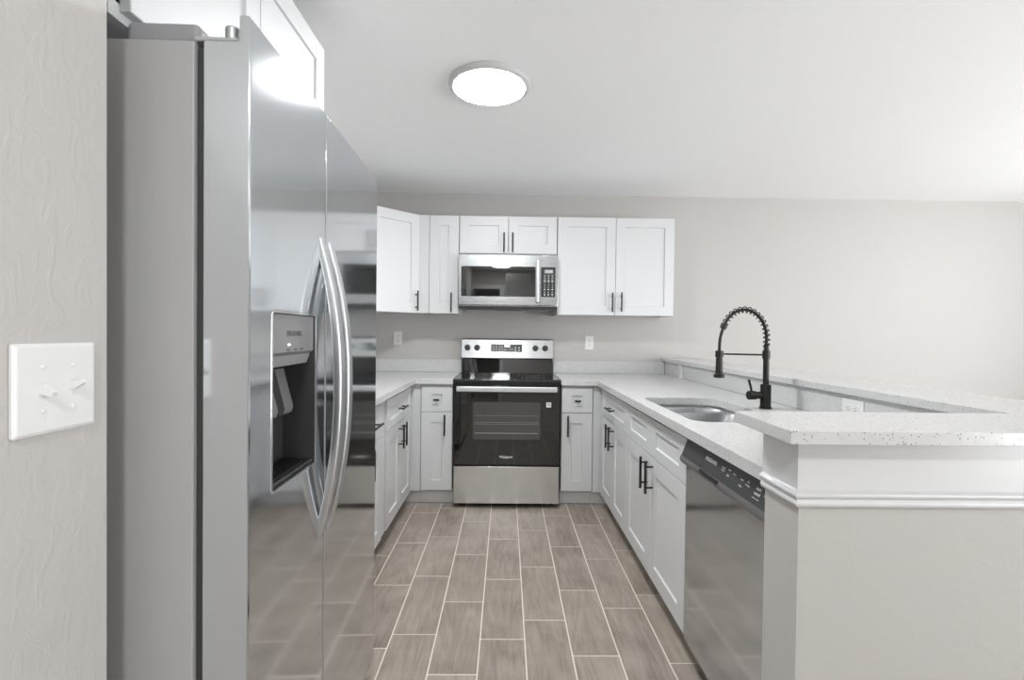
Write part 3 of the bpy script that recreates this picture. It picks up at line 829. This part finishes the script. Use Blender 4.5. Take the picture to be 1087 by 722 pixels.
# ------------------------------------------------------------------ refrigerator (faces +x, turned a little)
r = thing('refrigerator', 'tall stainless steel side-by-side refrigerator with ice and water dispenser', 'refrigerator', (-.447, .850, 0), math.radians(1.27))
FW = .902
m = MB(); m.box(-.775, -.095, 0, FW, .028, 1.7425, .004, 2)
for yy in (.06, FW - .06):
    for xx in (-.7, -.14): m.lathe([(.02, .0006), (.02, .02), (.012, .022), (.012, .03)], (xx, yy, 0), 'Z', 16)
m.build('body', FRSIDE, r)
m = MB(); m.box(-.0945, -.0802, .010, .368, .085, 1.733); m.box(-.0945, -.0802, .390, FW - .010, .085, 1.733); m.build('gasket', GASKET, r)
m = MB(); m.box(-.087, -.03, .01, FW - .01, .012, .062, .003, 1); m.build('base_grille', DARKPLA, r)
def fr_door(y0, y1, holes):
    """door slab: inner shell and a taller front skin, dispenser opening cut through"""
    m = MB()
    if holes:
        e = .0004; me = plate_mesh([[(y0 + e, .070), (y1, .070), (y1, 1.742), (y0, 1.742)]] + holes, .0750, .0030); me.transform(Matrix.Translation((-.080, 0, 0)) @ FACE_POS_X); m.mesh(me)
        me = plate_mesh([[(y0, .066), (y1, .066), (y1, 1.787), (y0, 1.787)]] + holes, .0200, .0040); me.transform(Matrix.Translation((-.0200, 0, 0)) @ FACE_POS_X); m.mesh(me)
    else:
        m.box(-.080, -.0050, y0, y1, .070, 1.742, .003, 2)
        m.box(-.0200, 0, y0, y1, .066, 1.787, .004, 2)
    return m.build('door', STEEL_FR, r)
DY0, DY1, DZ0, DZ1 = .088, .312, .930, 1.281
hole = list(reversed(rrect(DY0, DY1, DZ0, DZ1, .007, 4)))
fd = fr_door(0.0, .3745, [hole])
rd = fr_door(.3805, FW, [])
MB().box(-.079, -.0035, .3747, .3803, .072, 1.780).build('gap_shade_strip', BLKPLA, r)  # black strip added so the gap between the doors looks shaded
fd['label'] = 'steel freezer door with the dispenser'
# dispenser: five-sided liner, control face, paddles, drip tray
ds = MB()
xb = -.078
ds.box(xb - .0005, xb + .003, DY0, DY1, DZ0, DZ1)
ds.box(xb, -.002, DY0, DY0 + .003, DZ0, DZ1); ds.box(xb, -.002, DY1 - .003, DY1, DZ0, DZ1)
ds.box(xb, -.002, DY0, DY1, DZ0, DZ0 + .003); ds.box(xb, -.002, DY0, DY1, DZ1 - .003, DZ1)
dp = ds.build('dispenser', DARKPLA, fd)
m = MB(); m.prism([(-.076, 1.186), (-.012, 1.1935), (-.0045, 1.2), (-.0040, 1.2775), (-.076, 1.2775)], 'Y', DY0 + .0035, DY1 - .0035)
pn = m.build('dispenser_panel', PANELGREY, r)
m = MB(); m.prism([(-.074, 1.160), (-.020, 1.170), (-.0115, 1.193), (-.074, 1.1855)], 'Y', DY0 + .0035, DY1 - .0035); m.build('dispenser_lip', plain('lip_light_grey', (.28, .28, .285, 1), .3), r)
it = [('FRIGIDAIRE', .0155, Matrix.Translation((-.0038, .200, 1.2385)) @ FACE_POS_X, True)]
small_print(it, GREYINK, pn, 'lettering')
m = MB()
for yy in (.172, .208, .240): m.box(-.0042, -.0034, yy - .008, yy + .008, 1.203, 1.2065)
m.build('print', GREYINK, pn)
m = MB(); m.box(-.0042, -.0034, .168, .178, 1.2135, 1.2172, .0003, 1); m.build('indicator_light', LED, pn)
for (yc, wz) in ((.148, .03), (.232, .022)):
    m = MB(); m.prism([(-.060, 1.158), (-.050, 1.160), (-.028, 1.075), (-.031, 1.062), (-.040, 1.060), (-.045, 1.072)], 'Y', yc - wz, yc + wz); m.build('paddle', PADDLE, fd)
m = MB(); m.prism([(-.074, 1.10), (-.058, 1.098), (-.050, .955), (-.074, .950)], 'Y', .125, .190); m.build('dispenser_chute', PADDLE, fd)
m = MB(); m.box(xb + .004, -.004, DY0 + .004, DY1 - .004, DZ0 + .0035, DZ0 + .012, .002, 1)
for k in range(7): m.box(xb + .012 + k * .008, xb + .015 + k * .008, DY0 + .02, DY1 - .02, DZ0 + .012, DZ0 + .0145)
m.build('drip_tray', BLKPLA, fd)
m = MB()
fr = [rrect(DY0 - .003, DY1 + .003, DZ0 - .003, DZ1 + .003, .009, 5), list(reversed(rrect(DY0 + .0015, DY1 - .0015, DZ0 + .0015, DZ1 - .0015, .006, 5)))]
me = plate_mesh(fr, .003, .0008); me.transform(Matrix.Translation((-.0018, 0, 0)) @ FACE_POS_X); ob('dispenser_frame', me, CHROME, fd)
# bowed bar handles
def fr_handle(parent, yc, z0, z1, bow):
    rings = []; N = 28
    for i in range(N + 1):
        t = i / N; z = z0 + (z1 - z0) * t
        xo = -.006 + bow * (1 - abs(2 * t - 1) ** 2.2)
        dxdz = -bow * 2.2 * abs(2 * t - 1) ** 1.2 * (1 if t > .5 else -1) * 2 / (z1 - z0)
        tg = Vector((dxdz, 0, 1)).normalized(); nx = Vector((tg.z, 0, -tg.x))
        wd = .0175 * (0.55 + .45 * min(1, 4 * min(t, 1 - t))); th = .0105
        rings.append([Vector((xo, yc, z)) + nx * p[0] + Vector((0, p[1], 0)) for p in rrect(-th, th, -wd, wd, .0062, 4)])
    m = MB(); m.loft(rings); return m.build('handle', SATIN, parent, smooth=60)
fr_handle(fd, .345, .735, 1.470, .052)
fr_handle(rd, .409, .735, 1.470, .052)
# hinge covers: long cover on the cabinet, arm and pin on each door
for (ya, yb, s) in ((.016, .15, 1), (FW - .15, FW - .016, -1)):
    m = MB(); m.box(-.222, -.097, ya, yb, 1.7430, 1.783, .010, 3); m.build('hinge_cover', GREYPLA, r)
    yp = .020 if s == 1 else FW - .020
    m = MB(); m.box(-.096, -.0215, yp - .018, yp + .018, 1.7432, 1.7512, .002, 1)
    m.lathe([(.0125, 1.748), (.0125, 1.772), (.011, 1.775), (.001, 1.775)], (-.040, yp, 0), 'Z', 24)
    m.build('hinge', SATIN, r)

# ------------------------------------------------------------------ switches and outlets
r = thing('light_switch_plate', 'white double toggle switch plate on the near textured wall', 'light switch', (-.6365, .691, 1.1612), 0)
pw, ph = .0628, .0622
m = MB()
m.loft([[Vector((x, s * .0 + yy, zz)) for (yy, zz) in rrect(-pw + i, pw - i, -ph + i, ph - i, .003, 3)] for (x, i, s) in ((0.0002, 0, 0), (.0035, 0, 0), (.0062, .0035, 0), (.0066, .006, 0))])
pl = m.build('plate', PLASTIC, r)
for (yc, up) in ((-.023, -1), (.023, 1)):
    m = MB(); m.box(.0062, .0074, yc - .0052, yc + .0052, -.0125, .0125, .0005, 1); m.build('toggle_frame', PLASTIC, r)
    m = MB(); a = math.radians(24) * up
    d = Vector((math.cos(a), 0, math.sin(a)))
    n_ = Vector((-math.sin(a), 0, math.cos(a)))
    base = Vector((.006, yc, .0))
    def rg(t, hh, ww): c = base + d * t; return [c + n_ * hh + Vector((0, ww, 0)), c + n_ * hh - Vector((0, ww, 0)), c - n_ * hh - Vector((0, ww, 0)), c - n_ * hh + Vector((0, ww, 0))]
    m.loft([rg(0, .0062, .0046), rg(.010, .0045, .0042), rg(.0175, .0034, .0036)]); m.build('toggle', PLASTIC, r)
for yc in (-.023, .023):
    for zz in (-.030, .030):
        m = MB(); m.lathe([(.0033, .0064), (.0033, .0074), (.0022, .0080), (.0002, .0080)], (0, yc, zz), 'X', 14)
        m.build('screw', PLASTIC, r)

def outlet(label, loc, rz, turned=False):
    r = thing('wall_outlet', label, 'outlet', loc, rz, 'white wall outlets')
    a, b = (.035, .0575) if not turned else (.0575, .035)
    m = MB(); m.loft([[Vector((x, yy, zz)) for (x, zz) in rrect(-a + i, a - i, -b + i, b - i, .003, 3)] for (yy, i) in ((-.0002, 0), (-.0035, 0), (-.0055, .003))]); m.build('plate', PLASTIC, r)
    for s in (-1, 1):
        c = (0, s * .020) if not turned else (s * .020, 0)
        pts = [(c[0] + x, c[1] + z) for (x, z) in rrect(-.0165, .0165, -.0135, .0135, .010, 5)]
        m = MB(); m.prism(pts, 'Y', -.0072, -.005); so = m.build('socket', PLASTIC, r)
        m = MB()
        for q in (-.006, .006):
            sx_, sz_ = (q, .002) if not turned else (.002, q)
            w1, h1 = (.0012, .004) if not turned else (.004, .0012)
            m.box(c[0] + sx_ - w1, c[0] + sx_ + w1, -.0076, -.0071, c[1] + sz_ - h1, c[1] + sz_ + h1)
        m.lathe([(.0022, -.0076), (.0022, -.0071)], (c[0] + (0 if not turned else -.007), 0, c[1] - (.007 if not turned else 0)), 'Y', 12)
        m.build('slots', SLOT, so)
outlet('white outlet on the back wall over the corner counter, refrigerator side of the range', (-.912, YW, 1.192), 0)
outlet('white outlet on the back wall between the range and the peninsula', (.703, YW, 1.171), 0)
outlet('small white outlet on the peninsula backsplash near the back corner', (1.3432, 3.71, .968), -PI / 2, True) if False else outlet('white outlet on the peninsula backsplash close to the back wall corner', (1.3432, 3.71, .966), -PI / 2)
outlet('white outlet set sideways on the peninsula backsplash behind the faucet', (1.3432, 1.855, .968), -PI / 2, True)

# ------------------------------------------------------------------ ceiling lamps
def ceiling_lamp(label, x, y, power):
    r = thing('ceiling_light', label, 'ceiling light', (x, y, ZC), 0, 'round flush ceiling lights')
    m = MB(); m.lathe([(.150, -.0004), (.187, -.0004), (.189, -.012), (.186, -.021), (.178, -.026), (.168, -.026), (.166, -.020), (.150, -.020)], (0, 0, 0), 'Z', 64); m.build('trim_ring', LAMPTRIM, r)
    m = MB(); m.lathe([(.1655, -.006), (.1655, -.0235), (.158, -.0275), (.12, -.0290), (.001, -.0300)], (0, 0, 0), 'Z', 64); m.build('diffuser', lamp_mat(power), r)
ceiling_lamp('round flush ceiling light glowing white over the kitchen floor', -.092, 2.285, LAMP_KITCHEN)
ceiling_lamp('round flush ceiling light over the entry end of the kitchen', -.092, -.90, LAMP_ENTRY)
